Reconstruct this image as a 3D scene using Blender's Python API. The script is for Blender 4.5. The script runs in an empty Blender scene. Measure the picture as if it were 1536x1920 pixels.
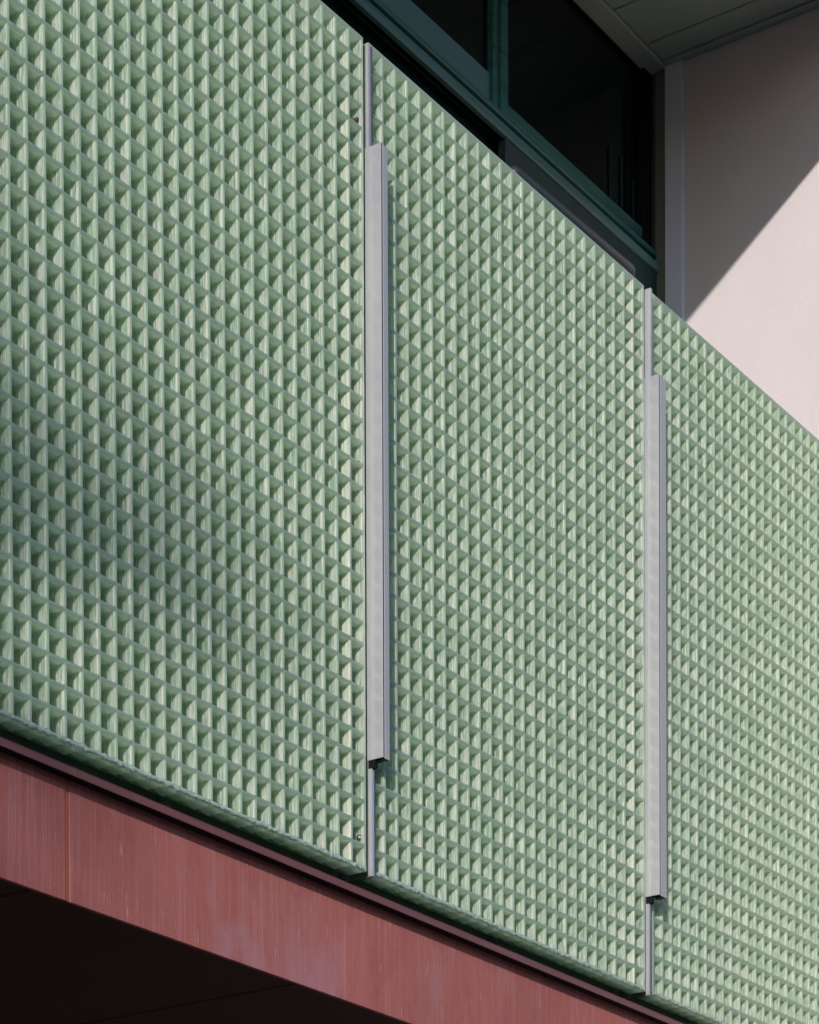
import bpy, math, random
import numpy as np
from mathutils import Vector, Matrix

# ------------------------------------------------------------------ camera, sky, sun, exposure
P = 0.04                     # one grating pitch in metres
D, S0, Z0 = 68.72583, -73.75999, 73.13077
EYE = 1.6
sc = bpy.context.scene
col = sc.collection
def W(s, u, r):              # s along the facade, u into the building, r rows below the panel top
    return Vector((s * P, u * P, EYE + (Z0 - r) * P))

cam_d = bpy.data.cameras.new('camera')
cam = bpy.data.objects.new('camera', cam_d); col.objects.link(cam)
Rr = Vector((0.566425917524179, -0.8241048024085338, -0.003599250489079564))
Ff = Vector((0.8238989568118716, 0.5663730886679341, -0.020298605790893955))
Uu = Vector((0.01876669713086295, 0.008532237686311452, 0.9997874834177826))
cam.matrix_world = Matrix(((Rr.x, Uu.x, -Ff.x, S0 * P), (Rr.y, Uu.y, -Ff.y, -D * P),
                           (Rr.z, Uu.z, -Ff.z, EYE), (0, 0, 0, 1)))
cam_d.sensor_fit = 'AUTO'; cam_d.sensor_width = 36
cam_d.lens = 4892.38985 / 1920 * 36
cam_d.shift_y = (3227.66 - 960) / 1920
cam_d.clip_start = 0.05; cam_d.clip_end = 3000
sc.camera = cam

SUN = Vector((-1.0, -0.50, 0.385)).normalized()      # towards the sun
w = bpy.data.worlds.new('World'); sc.world = w; w.use_nodes = True
nt = w.node_tree; bg = nt.nodes['Background']
sky = nt.nodes.new('ShaderNodeTexSky'); sky.sky_type = 'NISHITA'; sky.sun_disc = False
sky.sun_elevation = math.asin(SUN.z)
sky.ozone_density = 2.7; sky.dust_density = 0.6
sky.sun_rotation = math.atan2(SUN.x, SUN.y)
nt.links.new(sky.outputs[0], bg.inputs[0]); bg.inputs[1].default_value = 0.15
sl = bpy.data.lights.new('sun', 'SUN'); sl.energy = 2.8; sl.angle = math.radians(0.5); sl.color = (1.0, 0.95, 0.90)
so = bpy.data.objects.new('sun', sl); col.objects.link(so)
so.rotation_euler = SUN.to_track_quat('Z', 'Y').to_euler()
sc.view_settings.view_transform = 'Standard'; sc.view_settings.look = 'None'
sc.view_settings.exposure = 0.54; sc.view_settings.gamma = 1.0

# ------------------------------------------------------------------ materials
def mat(name, color, rough=0.6, metal=0.0, spec=0.5, var=None, streak=None, bump=0.0, bscale=60,
        translucent=None, tfac=0.0, specks=None):
    """var=(scale xyz, other colour, amount), streak=(scale xyz, colour, low, high)"""
    m = bpy.data.materials.new(name); m.use_nodes = True
    n = m.node_tree.nodes; l = m.node_tree.links
    b = n['Principled BSDF']; out = n['Material Output']
    b.inputs['Roughness'].default_value = rough; b.inputs['Metallic'].default_value = metal
    b.inputs['Specular IOR Level'].default_value = spec
    geo = n.new('ShaderNodeNewGeometry')
    def noise(scale, detail=4, dist=0.0, off=0):
        mp = n.new('ShaderNodeMapping'); mp.inputs['Scale'].default_value = scale
        mp.inputs['Location'].default_value = (off, off * .7, off * .3)
        l.new(geo.outputs['Position'], mp.inputs[0])
        t = n.new('ShaderNodeTexNoise'); t.inputs['Scale'].default_value = 1; t.inputs['Detail'].default_value = detail
        t.inputs['Distortion'].default_value = dist
        l.new(mp.outputs[0], t.inputs['Vector']); return t.outputs['Fac']
    def ramp(x, a, c):
        r = n.new('ShaderNodeMapRange'); r.inputs[1].default_value = a; r.inputs[2].default_value = c
        l.new(x, r.inputs[0]); return r.outputs[0]
    def mixc(f, a, c):
        mx = n.new('ShaderNodeMix'); mx.data_type = 'RGBA'
        l.new(f, mx.inputs[0])
        for k, v in ((6, a), (7, c)):
            if isinstance(v, tuple): mx.inputs[k].default_value = v + (1,) if len(v) == 3 else v
            else: l.new(v, mx.inputs[k])
        return mx.outputs[2]
    c = color
    if var:
        for i, (scl, oc, lo, hi) in enumerate(var):
            c = mixc(ramp(noise(scl, 5, .2, 3 + i * 7), lo, hi), c, oc)
    if streak:
        for i, (scl, oc, lo, hi) in enumerate(streak):
            c = mixc(ramp(noise(scl, 4, .0, 31 + i * 9), lo, hi), c, oc)
    if specks:
        scl, oc, lo, hi = specks
        c = mixc(ramp(noise(scl, 2, .0, 77), lo, hi), c, oc)
    if isinstance(c, tuple): b.inputs['Base Color'].default_value = c + (1,)
    else: l.new(c, b.inputs['Base Color'])
    if bump:
        bp = n.new('ShaderNodeBump'); bp.inputs['Strength'].default_value = bump
        bp.inputs['Distance'].default_value = 0.002
        sclv = bscale if isinstance(bscale, tuple) else (bscale,) * 3
        l.new(noise(sclv, 6), bp.inputs['Height']); l.new(bp.outputs[0], b.inputs['Normal'])
    if translucent:
        tr = n.new('ShaderNodeBsdfTranslucent'); tr.inputs[0].default_value = translucent + (1,)
        ms = n.new('ShaderNodeMixShader'); ms.inputs[0].default_value = tfac
        l.new(b.outputs[0], ms.inputs[1]); l.new(tr.outputs[0], ms.inputs[2]); l.new(ms.outputs[0], out.inputs[0])
        if bump: l.new(bp.outputs[0], tr.inputs['Normal'])
    return m

M = {}
# ridges follow the glass rovings: fine steps in depth (world y), long along x and z
M['resin'] = mat('green glass fibre resin', (0.34, 0.42, 0.34), 0.42, spec=0.5,
    var=[((9, 9, 9), (0.38, 0.45, 0.37), .35, .65), ((40, 40, 40), (0.24, 0.34, 0.24), .55, .7)],
    streak=[((16, 480, 10), (0.95, 0.89, 0.85), .46, .58), ((30, 1300, 30), (0.14, 0.30, 0.17), .50, .64), ((70, 900, 45), (0.95, 0.92, 0.88), .57, .66)],
    bump=0.8, bscale=(16, 600, 16), translucent=(0.76, 0.91, 0.70), tfac=0.54,
    specks=((260, 260, 420), (0.05, 0.07, 0.04), .765, .78))
M['resin_ledge_glow'] = mat('horizontal resin bar brightened for glow', (0.34, 0.46, 0.35), 0.45, spec=0.5,
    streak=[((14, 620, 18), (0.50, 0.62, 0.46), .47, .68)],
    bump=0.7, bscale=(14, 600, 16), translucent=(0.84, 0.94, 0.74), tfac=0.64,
    specks=((200, 260, 420), (0.05, 0.05, 0.03), .745, .76))  # brightened resin copy: sun seeping through the bars is put into the colour
M['resin_end_glow'] = mat('pale resin with painted glow near the panel end', (0.50, 0.54, 0.45), 0.4, spec=0.5,
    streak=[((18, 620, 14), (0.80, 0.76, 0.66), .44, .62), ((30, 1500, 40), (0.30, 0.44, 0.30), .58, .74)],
    bump=0.8, bscale=(16, 600, 16), translucent=(0.6, 0.8, 0.55), tfac=0.38)  # paler resin copy: warm sun glow beside the fins painted into the colour
M['resin_face'] = mat('smooth resin bar face', (0.28, 0.35, 0.345), 0.24, spec=0.5,
    var=[((7, 7, 7), (0.29, 0.38, 0.37), .35, .65), ((60, 60, 60), (0.36, 0.44, 0.40), .5, .75)],
    streak=[((12, 12, 500), (0.40, 0.46, 0.44), .52, .75)],
    bump=0.2, bscale=220, translucent=(0.85, 0.95, 0.80), tfac=0.60,
    specks=((170, 170, 420), (0.05, 0.07, 0.04), .74, .76))
M['resin_upright_glow'] = mat('upright bar front with painted glow', (0.40, 0.48, 0.40), 0.4, spec=0.5,
    var=[((9, 9, 9), (0.46, 0.53, 0.45), .35, .65)], streak=[((90, 90, 8), (0.56, 0.60, 0.52), .5, .7)],
    bump=0.2, bscale=160, translucent=(0.86, 0.95, 0.80), tfac=0.52)  # paler resin copy: glow from the sunlit bar sides painted into the fronts
M['resin_under'] = mat('worn underside resin', (0.40, 0.50, 0.43), 0.5, spec=0.4,
    var=[((14, 30, 14), (0.16, 0.26, 0.19), .45, .6), ((120, 160, 120), (0.42, 0.50, 0.42), .5, .7)],
    bump=0.6, bscale=120, translucent=(0.85, 0.96, 0.8), tfac=0.55)
M['backing'] = mat('green backing sheet', (0.20, 0.42, 0.24), 0.5, translucent=(0.5, 0.8, 0.5), tfac=0.55,
    var=[((9, 9, 9), (0.26, 0.46, 0.30), .35, .65)])
M['resin_edge'] = mat('clear rough resin edge', (0.42, 0.55, 0.46), 0.3, spec=0.6,
    var=[((120, 120, 120), (0.62, 0.66, 0.62), .45, .65)], bump=1.0, bscale=160, translucent=(0.35, 0.6, 0.4), tfac=0.35)
M['alu'] = mat('brushed aluminium', (0.45, 0.435, 0.49), 0.38, metal=0.5,
    var=[((3, 3, 5), (0.50, 0.49, 0.51), .35, .65)], streak=[((300, 300, 4), (0.42, 0.42, 0.45), .55, .8)], bump=0.05, bscale=(300, 300, 6))
M['alu_flange'] = mat('dull aluminium', (0.43, 0.405, 0.395), 0.45, metal=0.4, bump=0.05, bscale=(300, 300, 6))
M['groove'] = mat('dark rubber gasket', (0.05, 0.05, 0.07), 0.6)
M['black'] = mat('matt black for shade and posts', (0.008, 0.008, 0.01), 0.8, spec=0.1)  # also stands in for shade inside the fins and under the flashing
M['steel'] = mat('stainless steel', (0.5, 0.48, 0.45), 0.25, metal=1)
M['rust'] = mat('rusty steel', (0.05, 0.03, 0.022), 0.7)
M['red'] = mat('dull red render', (0.375, 0.112, 0.092), 0.85, spec=0.2,
    var=[((2.2, 2.2, 1.6), (0.29, 0.09, 0.08), .35, .7), ((700, 700, 700), (0.41, 0.14, 0.125), .5, .75)],
    streak=[((280, 280, 5), (0.41, 0.165, 0.155), .50, .85), ((90, 90, 2.6), (0.40, 0.18, 0.18), .54, .85), ((160, 160, 16), (0.46, 0.27, 0.27), .66, .78),
            ((7, 7, 5), (0.36, 0.175, 0.19), .56, .80), ((17, 17, 9), (0.26, 0.075, 0.066), .55, .85)],
    bump=0.35, bscale=420)
M['cap'] = mat('dark red painted metal', (0.13, 0.034, 0.030), 0.42, spec=0.5,
    var=[((6, 60, 60), (0.155, 0.043, 0.04), .4, .7)], bump=0.1, bscale=90)
M['sealant'] = mat('orange red sealant', (0.36, 0.08, 0.035), 0.6, bump=0.3, bscale=200)
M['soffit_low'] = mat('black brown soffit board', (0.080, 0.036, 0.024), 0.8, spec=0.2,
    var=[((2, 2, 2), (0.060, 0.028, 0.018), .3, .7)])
M['dark'] = mat('dark green black steel', (0.045, 0.072, 0.06), 0.6)
M['pink'] = mat('pale pink render', (0.565, 0.505, 0.515), 0.9, spec=0.2,
    var=[((3, 3, 3), (0.53, 0.475, 0.485), .35, .7), ((160, 160, 160), (0.60, 0.54, 0.545), .5, .8), ((9, 9, 1.2), (0.53, 0.485, 0.485), .5, .8)], bump=0.25, bscale=230)
M['trim'] = mat('light grey blue trim', (0.56, 0.57, 0.68), 0.5, bump=0.05, bscale=60)
M['jamb'] = mat('grey jamb', (0.12, 0.13, 0.12), 0.6)
M['ceiling'] = mat('grey ceiling board', (0.34, 0.385, 0.325), 0.7, var=[((2, 2, 2), (0.30, 0.33, 0.30), .35, .65)])
M['teal'] = mat('teal painted steel', (0.03, 0.145, 0.122), 0.4, streak=[((1.5, 40, 60), (0.018, 0.07, 0.065), .5, .7)], bump=.15, bscale=40)
M['teal_grey'] = mat('weathered teal steel', (0.095, 0.205, 0.185), 0.45, streak=[((1.5, 40, 60), (0.05, 0.11, 0.105), .5, .7)], bump=.15, bscale=40)
M['slate'] = mat('slate teal panel', (0.12, 0.25, 0.245), 0.35, var=[((2, 2, 2), (0.10, 0.21, 0.21), .35, .65)])
M['teal_dark'] = mat('dark teal panel', (0.02, 0.05, 0.048), 0.5)
M['glass'] = mat('dark window glass', (0.003, 0.007, 0.006), 0.08, spec=0.16)
M['curtain'] = mat('dark teal curtain', (0.008, 0.026, 0.025), 0.9)
M['rail'] = mat('dark grey rail', (0.020, 0.022, 0.021), 0.45)
M['ground'] = mat('paving', (0.045, 0.045, 0.05), 0.9, var=[((1, 1, 1), (0.055, 0.055, 0.06), .3, .7), ((90, 90, 90), (0.075, 0.075, 0.08), .5, .7)])
M['bark'] = mat('bark', (0.10, 0.075, 0.05), 0.9, bump=.8, bscale=40)
M['leaf'] = mat('leaf', (0.06, 0.11, 0.035), 0.6, translucent=(0.1, 0.2, 0.03), tfac=.35)

# ------------------------------------------------------------------ mesh helpers
def link_mesh(name, verts, faces, m, parent=None, smooth=False, origin=None):
    me = bpy.data.meshes.new(name)
    o3 = Vector(origin) if origin is not None else Vector((0, 0, 0))
    me.from_pydata([tuple(Vector(v) - o3) for v in verts], [], faces); me.update()
    if smooth:
        for p in me.polygons: p.use_smooth = True
    me.materials.append(M[m] if isinstance(m, str) else m)
    o = bpy.data.objects.new(name, me); col.objects.link(o)
    if parent is not None:
        o.parent = parent; o.location = o3
    else: o.location = o3
    return o
class MB:
    def __init__(s): s.v = []; s.f = []
    def box(s, s0, s1, u0, u1, r0, r1, bev=0.0):
        """box in facade units; r0 < r1 means r0 is the upper side; chamfered edges when bev > 0"""
        a = [s0, u0, r0]; b = [s1, u1, r1]
        if bev <= 0:
            i = len(s.v)
            for x in (a[0], b[0]):
                for y in (a[1], b[1]):
                    for z in (a[2], b[2]): s.v.append(W(x, y, z))
            for q in ((0, 2, 3, 1), (4, 5, 7, 6), (0, 1, 5, 4), (2, 6, 7, 3), (0, 4, 6, 2), (1, 3, 7, 5)):
                s.f.append(tuple(i + k for k in q))
            return
        i = len(s.v); idx = {}
        for cx in (0, 1):
            for cy in (0, 1):
                for cz in (0, 1):
                    for ax in range(3):
                        p = []
                        for k, cc in enumerate((cx, cy, cz)):
                            e = (b if cc else a)[k]
                            if k != ax: e += bev * (-1 if cc else 1)
                            p.append(e)
                        idx[(cx, cy, cz, ax)] = len(s.v); s.v.append(W(*p))
        g = lambda c, ax: idx[(c[0], c[1], c[2], ax)]
        for ax in range(3):
            o1, o2 = [(1, 2), (0, 2), (0, 1)][ax]
            for sd in (0, 1):
                q = []
                for e1, e2 in ((0, 0), (1, 0), (1, 1), (0, 1)):
                    c = [0, 0, 0]; c[ax] = sd; c[o1] = e1; c[o2] = e2; q.append(g(c, ax))
                s.f.append(tuple(q))
            for e1 in (0, 1):
                for e2 in (0, 1):
                    c0 = [0, 0, 0]; c0[o1] = e1; c0[o2] = e2; c1 = list(c0); c1[ax] = 1
                    s.f.append((g(c0, o1), g(c1, o1), g(c1, o2), g(c0, o2)))
        for cx in (0, 1):
            for cy in (0, 1):
                for cz in (0, 1): s.f.append(tuple(idx[(cx, cy, cz, k)] for k in range(3)))
    def build(s, name, m, parent=None, smooth=False):
        o = link_mesh(name, s.v, s.f, m, None, smooth)
        if parent is not None:
            o.parent = parent; o.location = -parent.location
        import bmesh
        bm = bmesh.new(); bm.from_mesh(o.data); bmesh.ops.recalc_face_normals(bm, faces=bm.faces); bm.to_mesh(o.data); bm.free()
        return o
def one(name, m, parent, *boxes, bev=0.0):
    mb = MB()
    for b in boxes: mb.box(*b, bev=bev)
    return mb.build(name, m, parent)
def thing(name, label, cat, loc, group=None):
    o = bpy.data.objects.new(name, None); col.objects.link(o); o.location = loc; o.empty_display_size = .2
    o['label'] = label; o['category'] = cat
    if group: o['group'] = group
    return o
def tag(o, label, cat, group=None):
    o['label'] = label; o['category'] = cat
    if group: o['group'] = group
    return o

# ------------------------------------------------------------------ ground
gr = link_mesh('ground', [(-600, -600, 0), (600, -600, 0), (600, 600, 0), (-600, 600, 0)], [(0, 1, 2, 3)], 'ground')
gr['kind'] = 'structure'

# ------------------------------------------------------------------ grating panels
NC, NR, DEP = 25, 37, 1.0
def lattice_mesh(seed):
    rng = np.random.default_rng(seed)
    lev = np.array([0.0, 0.010, 0.03, 0.10, 0.17, 0.24, 0.31, 0.38, 0.46, 0.54, 0.63, 0.73, 0.86, 1.0]) * DEP
    ridge = np.array([0.036, 0.014, 0.003, -.006, -.001, -.008, -.003, -.011, -.006, -.014, -.009, -.018, -.016, -.03])
    rad = np.linspace(0.035, 0.10, len(lev))
    cpts = 4; L = 4 * cpts
    ci, ri = np.meshgrid(np.arange(NC), np.arange(NR), indexing='ij'); ci = ci.ravel(); ri = ri.ravel(); n = len(ci)
    cx = ci + .41; cz = ri + .5
    # each vertical bar and each horizontal bar wanders a little; each cell differs a little
    vb = rng.normal(0, .016, NC + 1); hb = rng.normal(0, .016, NR + 1)
    V = np.zeros((n, len(lev), L, 3))
    for li, (t, rg, rd) in enumerate(zip(lev, ridge, rad)):
        j = rng.normal(0, .008 if 1 < li else .002, (n, 4))
        deepen = min(1, t * 2)
        x0 = cx - .41 - rg + deepen * vb[ci] + j[:, 0]
        x1 = cx + .41 + rg + deepen * vb[ci + 1] + j[:, 1]
        z0 = cz - .41 - rg + deepen * hb[ri] + j[:, 2]
        z1 = cz + .41 + rg + deepen * hb[ri + 1] + j[:, 3]
        k = 0
        for (ax, az, a0) in ((x1, z1, 0), (x0, z1, 90), (x0, z0, 180), (x1, z0, 270)):
            for q in range(cpts):
                a = math.radians(a0 + 90 * q / (cpts - 1))
                sx = -1 if a0 in (0, 270) else 1; sz = -1 if a0 in (0, 90) else 1
                V[:, li, k, 0] = ax + sx * rd + rd * math.cos(a)
                V[:, li, k, 2] = az + sz * rd + rd * math.sin(a)
                V[:, li, k, 1] = t
                k += 1
    verts = V.reshape(-1, 3)
    nv = len(lev) * L
    base = (np.arange(n) * nv)[:, None, None, None]
    li = np.arange(len(lev) - 1)[None, :, None]; k = np.arange(L)[None, None, :]
    a = li * L + k; b = li * L + (k + 1) % L; c = (li + 1) * L + (k + 1) % L; d = (li + 1) * L + k
    quads = np.stack([np.broadcast_to(x, (1, len(lev) - 1, L)) for x in (a, b, c, d)], -1)
    walls = (quads + base).reshape(-1, 4)
    # front face: its own copy of the first loop, plus square corners
    F0 = V[:, 0, :, :].copy(); nf0 = len(verts)
    sq = np.zeros((n, 4, 3))
    for q, (dx, dz) in enumerate(((.91, .91 + .09), (-.09, 1.0), (-.09, 0), (.91, 0))):
        sq[:, q, 0] = ci + dx; sq[:, q, 2] = ri + dz
    fr = np.concatenate([F0, sq], 1); verts = np.concatenate([verts, fr.reshape(-1, 3)])
    fb = nf0 + np.arange(n) * (L + 4)
    tris = []; fq = []
    for q in range(4):
        for t in range(cpts - 1):
            tris.append(np.stack([fb + L + q, fb + q * cpts + t + 1, fb + q * cpts + t], -1))
        e = (q + 1) % 4
        fq.append(np.stack([fb + L + q, fb + L + e, fb + e * cpts, fb + q * cpts + cpts - 1], -1))
    tris = np.concatenate(tris); fq = np.concatenate(fq)
    # rim, outer sides
    ex = []; nb = len(verts)
    def rect(p): 
        i = nb + len(ex); ex.extend(p); return (i, i + 1, i + 2, i + 3)
    x0, x1, z0, z1 = -.18, NC, -.09, NR + .09
    eq = [rect([(x0, 0, 0), (-.09, 0, 0), (-.09, 0, NR), (x0, 0, NR)]),
          rect([(NC - .09, 0, 0), (x1, 0, 0), (x1, 0, NR), (NC - .09, 0, NR)]),
          rect([(x0, 0, z0), (x1, 0, z0), (x1, 0, 0), (x0, 0, 0)]),
          rect([(x0, 0, NR), (x1, 0, NR), (x1, 0, z1), (x0, 0, z1)]),
          rect([(x0, 0, z0), (x0, 0, z1), (x0, DEP, z1), (x0, DEP, z0)]),
          rect([(x1, 0, z0), (x1, DEP, z0), (x1, DEP, z1), (x1, 0, z1)]),
          rect([(x0, 0, z0), (x0, DEP, z0), (x1, DEP, z0), (x1, 0, z0)]),
          ]
    xs = [x0] + [i - .09 + float(rng.normal(0, .02)) for i in range(1, NC)] + [x1]
    for i in range(len(xs) - 1):                                # underside: one slightly uneven tile per cell
        a1, a2, a3 = (float(rng.uniform(-.02, .05)) for _ in range(3)); dn = .15
        eq.append(rect([(xs[i], 0, z1 - a1), (xs[i + 1], 0, z1 + .03), (xs[i + 1], DEP, z1 - .01 + a2), (xs[i], DEP, z1 - dn + a3)]))
        eq.append(rect([(xs[i + 1], 0, z1 + .03), (xs[i + 1], 0, z1 - .05), (xs[i + 1], DEP, z1 - .12), (xs[i + 1], DEP, z1 - .01 + a2)]))
    verts = np.concatenate([verts, np.array(ex)])
    co = np.stack([verts[:, 0] * P, verts[:, 1] * P, -verts[:, 2] * P], -1).astype(np.float32)
    quadsA = np.concatenate([walls, fq, np.array(eq)])
    loops = np.concatenate([quadsA.ravel(), tris.ravel()]).astype(np.int32)
    nq, ntn = len(quadsA), len(tris)
    starts = np.concatenate([np.arange(nq) * 4, nq * 4 + np.arange(ntn) * 3]).astype(np.int32)
    me = bpy.data.meshes.new('grid')
    me.vertices.add(len(co)); me.vertices.foreach_set('co', co.ravel())
    me.loops.add(len(loops)); me.loops.foreach_set('vertex_index', loops)
    me.polygons.add(nq + ntn); me.polygons.foreach_set('loop_start', starts)
    sm = np.zeros(nq + ntn, bool); sm[:len(walls)] = True
    me.polygons.foreach_set('use_smooth', sm)
    me.update(); me.validate()
    for q in ('resin', 'resin_face', 'resin_ledge_glow', 'resin_end_glow', 'resin_under', 'resin_upright_glow'): me.materials.append(M[q])
    mi = np.zeros(nq + ntn, np.int32); mi[len(walls):] = 1
    wm = np.zeros((n, len(lev) - 1, L), np.int32)
    wm[:, :, cpts - 1] = 2; wm[:, :, 3 * cpts - 1] = 2          # upper and lower sides of each cell
    wm[:, :, 1:cpts - 1] = 2; wm[:, :, 2 * cpts:3 * cpts - 1] = 2
    wm[:, :2, :] = 1
    wm[:, :2, 4 * cpts - 1] = 5; wm[:, :2, 2 * cpts - 1] = 5
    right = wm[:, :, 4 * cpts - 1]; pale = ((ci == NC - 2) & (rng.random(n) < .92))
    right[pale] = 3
    mi[:len(walls)] = wm.reshape(-1)
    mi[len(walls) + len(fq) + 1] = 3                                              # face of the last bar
    mi[len(walls) + len(fq) + 7:len(quadsA)] = 4
    mi[len(walls) + n:len(walls) + 2 * n] = 5; mi[len(walls) + 3 * n:len(walls) + 4 * n] = 5
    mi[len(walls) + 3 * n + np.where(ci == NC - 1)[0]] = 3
    me.polygons.foreach_set('material_index', mi)
    return me

def rough_strip(seed):       # irregular resin rim along the bottom edge of a panel
    rng = random.Random(seed); mb = MB(); n = 210
    x0, x1 = -.18, 25.0; prof = []
    v = []; f = []
    for i in range(n + 1):
        x = x0 + (x1 - x0) * i / n
        t = 36.95 + rng.uniform(-.07, .05); b = 37.12 + rng.uniform(-.05, .07); u = -.025 + rng.uniform(-.025, .018)
        for (uu, rr) in ((-.002, t), (u, t + .05), (u, b - .03), (0.05, b)):
            v.append((x * P, uu * P, -rr * P))
    for i in range(n):
        for k in range(3):
            f.append((i * 4 + k, (i + 1) * 4 + k, (i + 1) * 4 + k + 1, i * 4 + k + 1))
    return v, f
def screw_mesh():
    v = []; f = []; n = 14
    prof = [(0, .0), (.14, .0), (.14, .03), (.09, .035), (.09, .10), (.05, .13), (0, .14)]
    for (r, h) in prof:
        for k in range(n):
            a = 2 * math.pi * k / n
            rr = r * (1.0 if r != .12 else (1.12 if k % 2 else 1.0))
            v.append((-h * P, rr * math.cos(a) * P, rr * math.sin(a) * P))
    for i in range(len(prof) - 1):
        for k in range(n):
            f.append((i * n + k, i * n + (k + 1) % n, (i + 1) * n + (k + 1) % n, (i + 1) * n + k))
    return v, f
S_PAN = [-2.0, 23.61, 49.67]
LAB = ['large green translucent grating panel left of both metal fins, at the left edge',
       'green translucent grating panel in the middle, between the two grey metal fins',
       'green translucent grating panel right of both metal fins, below the pink wall']
sv, sf = screw_mesh()
lattices = [lattice_mesh(11), lattice_mesh(12), lattice_mesh(13)]
for i, s in enumerate(S_PAN):
    t = thing('grating_panel', LAB[i], 'grating panel', W(s, 0, 0), 'green grating panels')
    g = bpy.data.objects.new('grid', lattices[i]); col.objects.link(g); g.parent = t
    mb = MB(); mb.box(s - .18, s + NC, DEP + .004, DEP + .07, -.09, NR + .09); mb.build('backing_sheet', 'backing', t)
    v, f = rough_strip(40 + i)
    e = link_mesh('bottom_rim', v, f, 'resin_edge', None, True); e.parent = t
    for (c, r) in ((24, 3.62), (24, 18.9), (24, 35.62)):
        if i > 0: continue
        o = link_mesh('bolt', sv, sf, 'rust' if r < 20 else 'steel'); o.parent = t
        o.location = Vector(((c + .79) * P, .22 * P, -r * P))
# ------------------------------------------------------------------ mullions with fins
def joint(sw, lab, top_u, bot_u, s_end):
    t = thing('joint_profile', lab, 'metal fin', W(sw, 0, 37.3), 'metal fins between the panels')
    mb = MB()
    q = [W(sw, top_u, -.02), W(sw + .16, top_u, .02), W(sw + .16, bot_u, 37.25), W(sw, bot_u, 37.25),
         W(sw, .10, -.02), W(sw + .16, .10, .02), W(sw + .16, .10, 37.25), W(sw, .10, 37.25)]
    mb.v = q; mb.f = [(0, 1, 2, 3), (4, 7, 6, 5), (0, 3, 7, 4), (1, 5, 6, 2), (0, 4, 5, 1), (3, 2, 6, 7)]
    mb.build('bar', 'alu', t)
    one('web_plate', 'dark', t, (sw + .01, sw + .15, .102, 1.6, .02, 37.3))
    one('gasket', 'groove', t, (sw + .165, sw + .24, -.12, 1.0, .1, 37.2))
    one('end_block', 'black', t, (sw - .002, sw + .19, -.30, .08, 31.9, 32.42))
    # channel: web on the sun side, narrow front, short return on the far side; hollow below
    a, b = 4.66, 32.05
    c = MB()
    c.box(sw - .035, sw - .003, -.76, .12, a, b, bev=.006)
    c.build('web', 'alu', t)
    one('hollow_shade', 'black', t, (sw + .0, s_end - .04, -.68, .0, a + .1, b - .12))  # black fill in place of the shade in the hollow fin
    c = MB()
    c.box(sw + .10, s_end, -.77, -.735, a + .02, b + .03, bev=.008)
    c.box(s_end - .035, s_end, -.733, -.10, a + .02, b + .03)
    c.build('front_flange', 'alu_flange', t)
    one('groove', 'groove', t, (sw - .001, sw + .099, -.755, -.69, a + .01, b - .01))
    return t
joint(23.32, 'long grey metal fin standing proud between the left and middle green panels', -.06, -.12, 23.80)
joint(48.88, 'long grey metal fin standing proud between the middle and right green panels', -.26, -.08, 49.62)

# ------------------------------------------------------------------ slab edge: fascia, flashing, underside
fb = thing('slab_edge', 'dull red rendered slab edge with metal flashing running below the green panels', 'fascia', W(3.8, .8, 43))
BOT = 42.9
one('fascia_panel', 'red', fb, (-60, 3.72, .8, .98, 38.0, BOT), bev=.02)['label'] = 'short red fascia panel left of the orange joint'
one('fascia_panel', 'red', fb, (3.98, 130, .8, .98, 38.0, BOT), bev=.02)['label'] = 'long red fascia panel right of the orange joint'
one('sealant_joint', 'sealant', fb, (3.735, 3.965, .835, .97, 38.02, BOT - .02))
for (a, b) in ((-60, 3.62), (3.64, 130)):
    one('flashing', 'cap', fb, (a, b, .25, 1.6, 37.83, 37.87), (a, b, .25, .29, 37.872, 38.16), bev=.008)
    one('flashing_shade', 'black', fb, (a, b, .292, .79, 38.10, 38.135))  # black strip paints in the shade below the flashing lip
us = thing('soffit', 'black brown boarded underside of the slab below the red fascia', 'soffit', W(20, 10, 43))
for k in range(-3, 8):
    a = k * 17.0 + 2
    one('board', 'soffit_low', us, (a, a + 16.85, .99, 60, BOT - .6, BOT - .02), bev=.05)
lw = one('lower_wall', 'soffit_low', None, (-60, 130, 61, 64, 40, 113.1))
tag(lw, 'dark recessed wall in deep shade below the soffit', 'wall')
sb = thing('balcony_deck', 'dark green black steel deck edge in the gap between green panels and red flashing', 'balcony', W(20, 3, 38))
one('deck', 'dark', sb, (-60, 75.3, 3.05, 15.8, 38.1, 40.5))
M['upstand'] = mat('dark green sheet', (0.10, 0.15, 0.125), 0.6)
one('upstand', 'upstand', sb, (-60, 75.3, 1.75, 1.95, 36.4, 37.82))
for s in (-16, -2.3, 10.5, 23.4, 36, 49.0, 62, 74.8):
    one('bracket', 'dark', sb, (s, s + .12, 1.08 if s not in (23.4, 49.0) else 1.65, 1.74, 35.6, 37.6))

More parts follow.
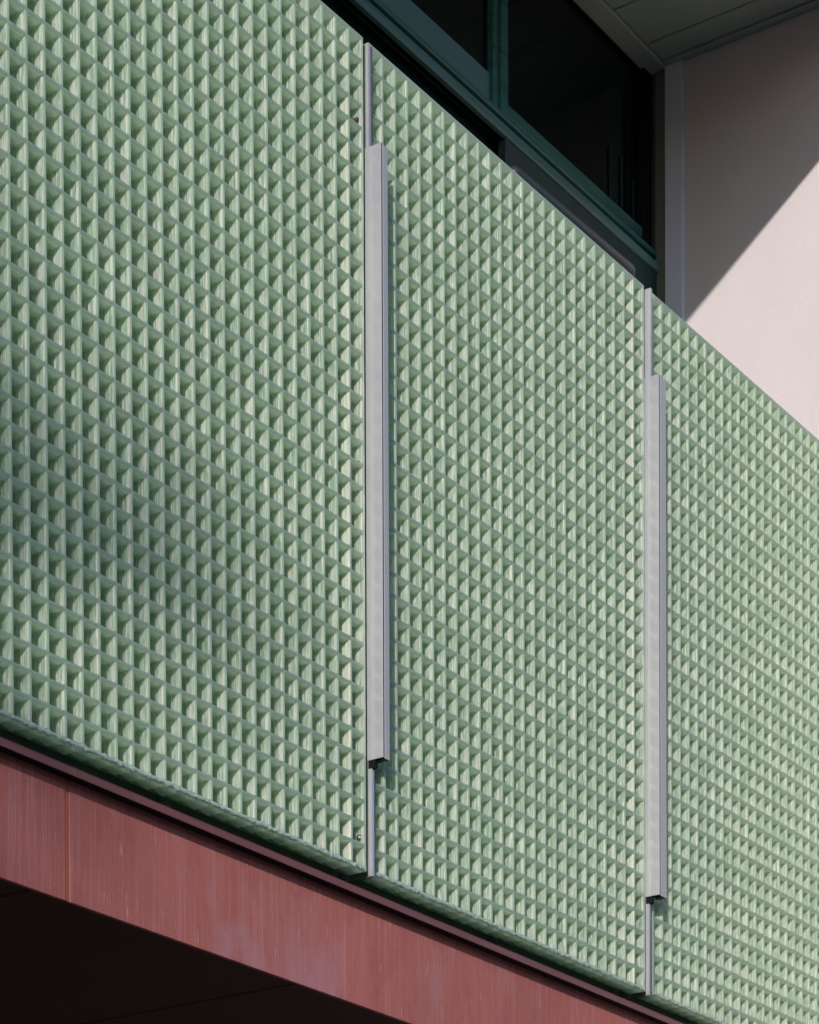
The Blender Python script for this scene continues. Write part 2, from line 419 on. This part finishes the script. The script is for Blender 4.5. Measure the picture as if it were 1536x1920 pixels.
# ------------------------------------------------------------------ window wall behind the panels
k = .8465
UW = k * (30 + D) - D
def SS(s): return (s - S0) * k + S0
def RR(r): return Z0 - (Z0 - r) * k
SW = SS(102.56); CE = RR(-48.16)
win = thing('window_wall', 'dark teal framed strip window above and behind the green panels', 'window', W(SS(81), UW, 38))
mb = MB()
a, b = -60, SW - .05
r0, r1 = RR(-34.55), RR(-32.9)
hgt = (r1 - r0)
mb.box(a, b, UW - .9, UW - .5, r1 - .42 * hgt, r1, bev=.06)
mb.box(a, b, UW - .5, UW - .1, r1 - .75 * hgt, r1 - .43 * hgt, bev=.05)
mb.build('transom', 'teal_grey', win)
one('upper_transom', 'teal', win, (a, b, UW - .75, UW - .1, r0, r1 - .76 * hgt), bev=.05)
one('spandrel_panel', 'slate', win, (a, SS(80.2), UW - .1, UW + .2, RR(-37.17), r0 - .02), bev=.03)
one('bottom_rail', 'teal', win, (SS(81.85), b, UW - .25, UW + .1, RR(-36.0), RR(-35.2) - .01), (SS(81.85), b, UW - .12, UW + .1, RR(-35.2), r0 - .01), bev=.04)
one('post', 'teal', win, (SS(80.25), SS(80.9), UW - .35, UW + .3, CE, r0 - .03), (SS(80.92), SS(81.8), UW - .55, UW + .3, CE, r0 - .03), bev=.05)
one('pane', 'glass', win, (a, SS(80.2), UW + .05, UW + .15, CE, RR(-37.2)))['label'] = 'dark pane left of the post'
one('pane', 'glass', win, (SS(81.85), b, UW + .12, UW + .2, CE, RR(-36.02)))['label'] = 'dark pane right of the post'
one('lower_pane', 'glass', win, (a, SS(81.0), UW - .09, UW, r0 + .02, 38.0))
one('lower_panel', 'teal_dark', win, (SS(81.05), b, UW - .75, UW - .2, r1 + .02, 38.0), bev=.04)
one('end_post', 'black', win, (SW - 1.1, SW - .06, UW - .4, UW + .1, CE, 38), bev=.05)
mb = MB(); rng = random.Random(5); s = SS(97)
while s < SS(101.5):
    wd = rng.uniform(.05, .12); mb.box(s, s + wd, UW - .02, UW + .1, RR(-38 - rng.uniform(0, 3)), RR(-36.1)); s += wd + rng.uniform(.6, 1.5)
mb.build('blind_slats', 'curtain', win)

# ceiling over the recess, out to its outer edge that shades the pink wall
UO = -9.7
one('back_board', 'dark', win, (-60, SW + 40, UW + .9, UW + 1.05, -60, 38))
ce = thing('ceiling', 'grey boarded overhang ceiling above the window, top of the photo', 'ceiling', W(60, 0, CE))
j = [SS(94.41 - 4.93 * i) for i in range(0, 30)]
edges = [SW - .7, SS(99.34)] + j
for i in range(len(edges) - 1):
    one('board', 'ceiling', ce, (edges[i + 1] + .05, edges[i] - .05, UO + .5, UW - 1.55, CE - .6, CE), bev=.04)
one('backing', 'dark', ce, (-60, SW - .3, UO + .3, UW + 1, CE - 3, CE - .62))
one('inner_trim', 'ceiling', ce, (-60, SW - .1, UW - 1.5, UW - .1, CE - .5, CE + .22), bev=.05)
one('end_trim', 'ceiling', ce, (SW - .65, SW - .04, UO + .5, UW - 1.52, CE - .5, CE + .12), bev=.05)
one('outer_edge', 'ceiling', ce, (-60, SW - .04, UO, UO + .45, CE - 3, CE), bev=.05)
# pink side wall
pw = thing('side_wall', 'pale pink rendered side wall with a diagonal shadow edge, upper right', 'wall', W(SW, 0, 113))
U1 = at = UW + 30
def us_(u): return (u + D) * k - D
one('wall', 'pink', pw, (SW, SW + 40, -14, us_(26.79), -60, 112.9))
one('trim', 'trim', pw, (SW - .25, SW + 40, us_(26.79) + .005, us_(28.3), CE, 38), bev=.03)
one('reveal', 'jamb', pw, (SW, SW + 40, us_(28.3) + .05, us_(29.3), CE, 38), bev=.03)
one('dark_return', 'dark', pw, (SW + .3, SW + 40, us_(29.3) + .05, us_(34), CE, 38))
# upper wall above the overhang
uwl = one('upper_wall', 'pink', None, (-60, SW - .02, UW + 1.1, UW + 8, -60, CE - 3.1))
tag(uwl, 'pale rendered wall of the floor above the overhang', 'wall')

# rail lying behind the top of the middle panel
def tube(mb_v, mb_f, p0, p1, r, n=16, dome=True):
    ax = (p1 - p0).normalized(); up = Vector((0, 0, 1)) if abs(ax.z) < .9 else Vector((1, 0, 0))
    a = ax.cross(up).normalized(); b = ax.cross(a).normalized()
    rings = []
    st = [(0, -1, 0.02)] if dome else []
    seq = []
    if dome:
        for q in range(5):
            t = q / 4 * math.pi / 2; seq.append((p0 - ax * r * math.cos(t), max(.02, math.sin(t)) * r))
        for q in range(5):
            t = q / 4 * math.pi / 2; seq.append((p1 + ax * r * math.sin(t), max(.02, math.cos(t)) * r))
    else: seq = [(p0, r), (p1, r)]
    i0 = len(mb_v)
    for c, rr in seq:
        for kk in range(n):
            t = 2 * math.pi * kk / n; mb_v.append(c + a * rr * math.cos(t) + b * rr * math.sin(t))
    for q in range(len(seq) - 1):
        for kk in range(n):
            mb_f.append((i0 + q * n + kk, i0 + q * n + (kk + 1) % n, i0 + (q + 1) * n + (kk + 1) % n, i0 + (q + 1) * n + kk))
hr = thing('handrail', 'dark grey rounded rail lying just behind the top edge of the middle green panel', 'handrail', W(45, 2, 0))
v, f = [], []; tube(v, f, W(38.9, 2.0, -2.0), W(50.4, 2.0, -2.22), .42 * P)
o = link_mesh('tube', v, f, 'rail', None, True); o.parent = hr; o.location = -hr.location
for s in (41.5, 48): one('support', 'rail', hr, (s, s + .4, 1.8, 2.1, -1.5, 38.0))

# ------------------------------------------------------------------ tree whose thin twigs dapple the facade
def tree(base, height, seed):
    rng = random.Random(seed)
    t = thing('tree', 'sparse leafy tree standing out on the street beyond the left edge', 'tree', base)
    v, f = [], []; lv, lf = [], []
    def limb(p, d, ln, r, depth):
        q = p; segs = 5
        for i in range(segs):
            d2 = (d + Vector((rng.uniform(-.18, .18), rng.uniform(-.18, .18), rng.uniform(-.08, .16)))).normalized()
            nq = q + d2 * ln / segs
            i0 = len(v); n = 7
            a = d2.cross(Vector((.3, .2, 1))).normalized(); b = d2.cross(a)
            ra = r * (1 - .5 * i / segs); rb = r * (1 - .5 * (i + 1) / segs)
            for c, rr in ((q, ra), (nq, rb)):
                for kk in range(n):
                    an = 2 * math.pi * kk / n; v.append(c + a * rr * math.cos(an) + b * rr * math.sin(an))
            for kk in range(n): f.append((i0 + kk, i0 + (kk + 1) % n, i0 + n + (kk + 1) % n, i0 + n + kk))
            q = nq; d = d2
            if depth < 4 and i >= (2 if depth == 0 else 1):
                for _ in range(2 if depth else 2):
                    nd = (d + Vector((rng.uniform(-1, 1), rng.uniform(-1, 1), rng.uniform(-.2, .7)))).normalized()
                    limb(q, nd, ln * rng.uniform(.45, .62), r * .5, depth + 1)
            if depth >= 3:
                for _ in range(2):
                    c = q + Vector([rng.uniform(-.18, .18) for _ in range(3)])
                    a1 = Vector([rng.uniform(-1, 1) for _ in range(3)]).normalized(); a2 = a1.cross(Vector([rng.uniform(-1, 1) for _ in range(3)])).normalized()
                    s1, s2 = .040, .019; j0 = len(lv)
                    lv.extend([c - a1 * s1, c + a2 * s2, c + a1 * s1, c - a2 * s2]); lf.append((j0, j0 + 1, j0 + 2, j0 + 3))
    limb(Vector((0, 0, 0)), Vector((0, 0, 1)), height * .62, .16, 0)
    o = link_mesh('trunk', v, f, 'bark', None, True); o.parent = t
    o = link_mesh('crown', lv, lf, 'leaf'); o.parent = t
    return t
ob = one('sky_blocker', 'soffit_low', None, (-1500, 1500, -900, -800, -170, 113.1))  # unseen block, added to keep low sky light off the facade
tag(ob, 'unseen dark block added across the street to cut low sky light', 'light blocker')
pp = Vector((-SUN.y, SUN.x, 0)).normalized()       # sideways to the sun, away from the viewer's side when negated
if pp.y > 0: pp = -pp
c = W(4, 0, 28) + SUN * 16 - pp * 1.09
tree(Vector((c.x, c.y, 0)), 8.75, 3)
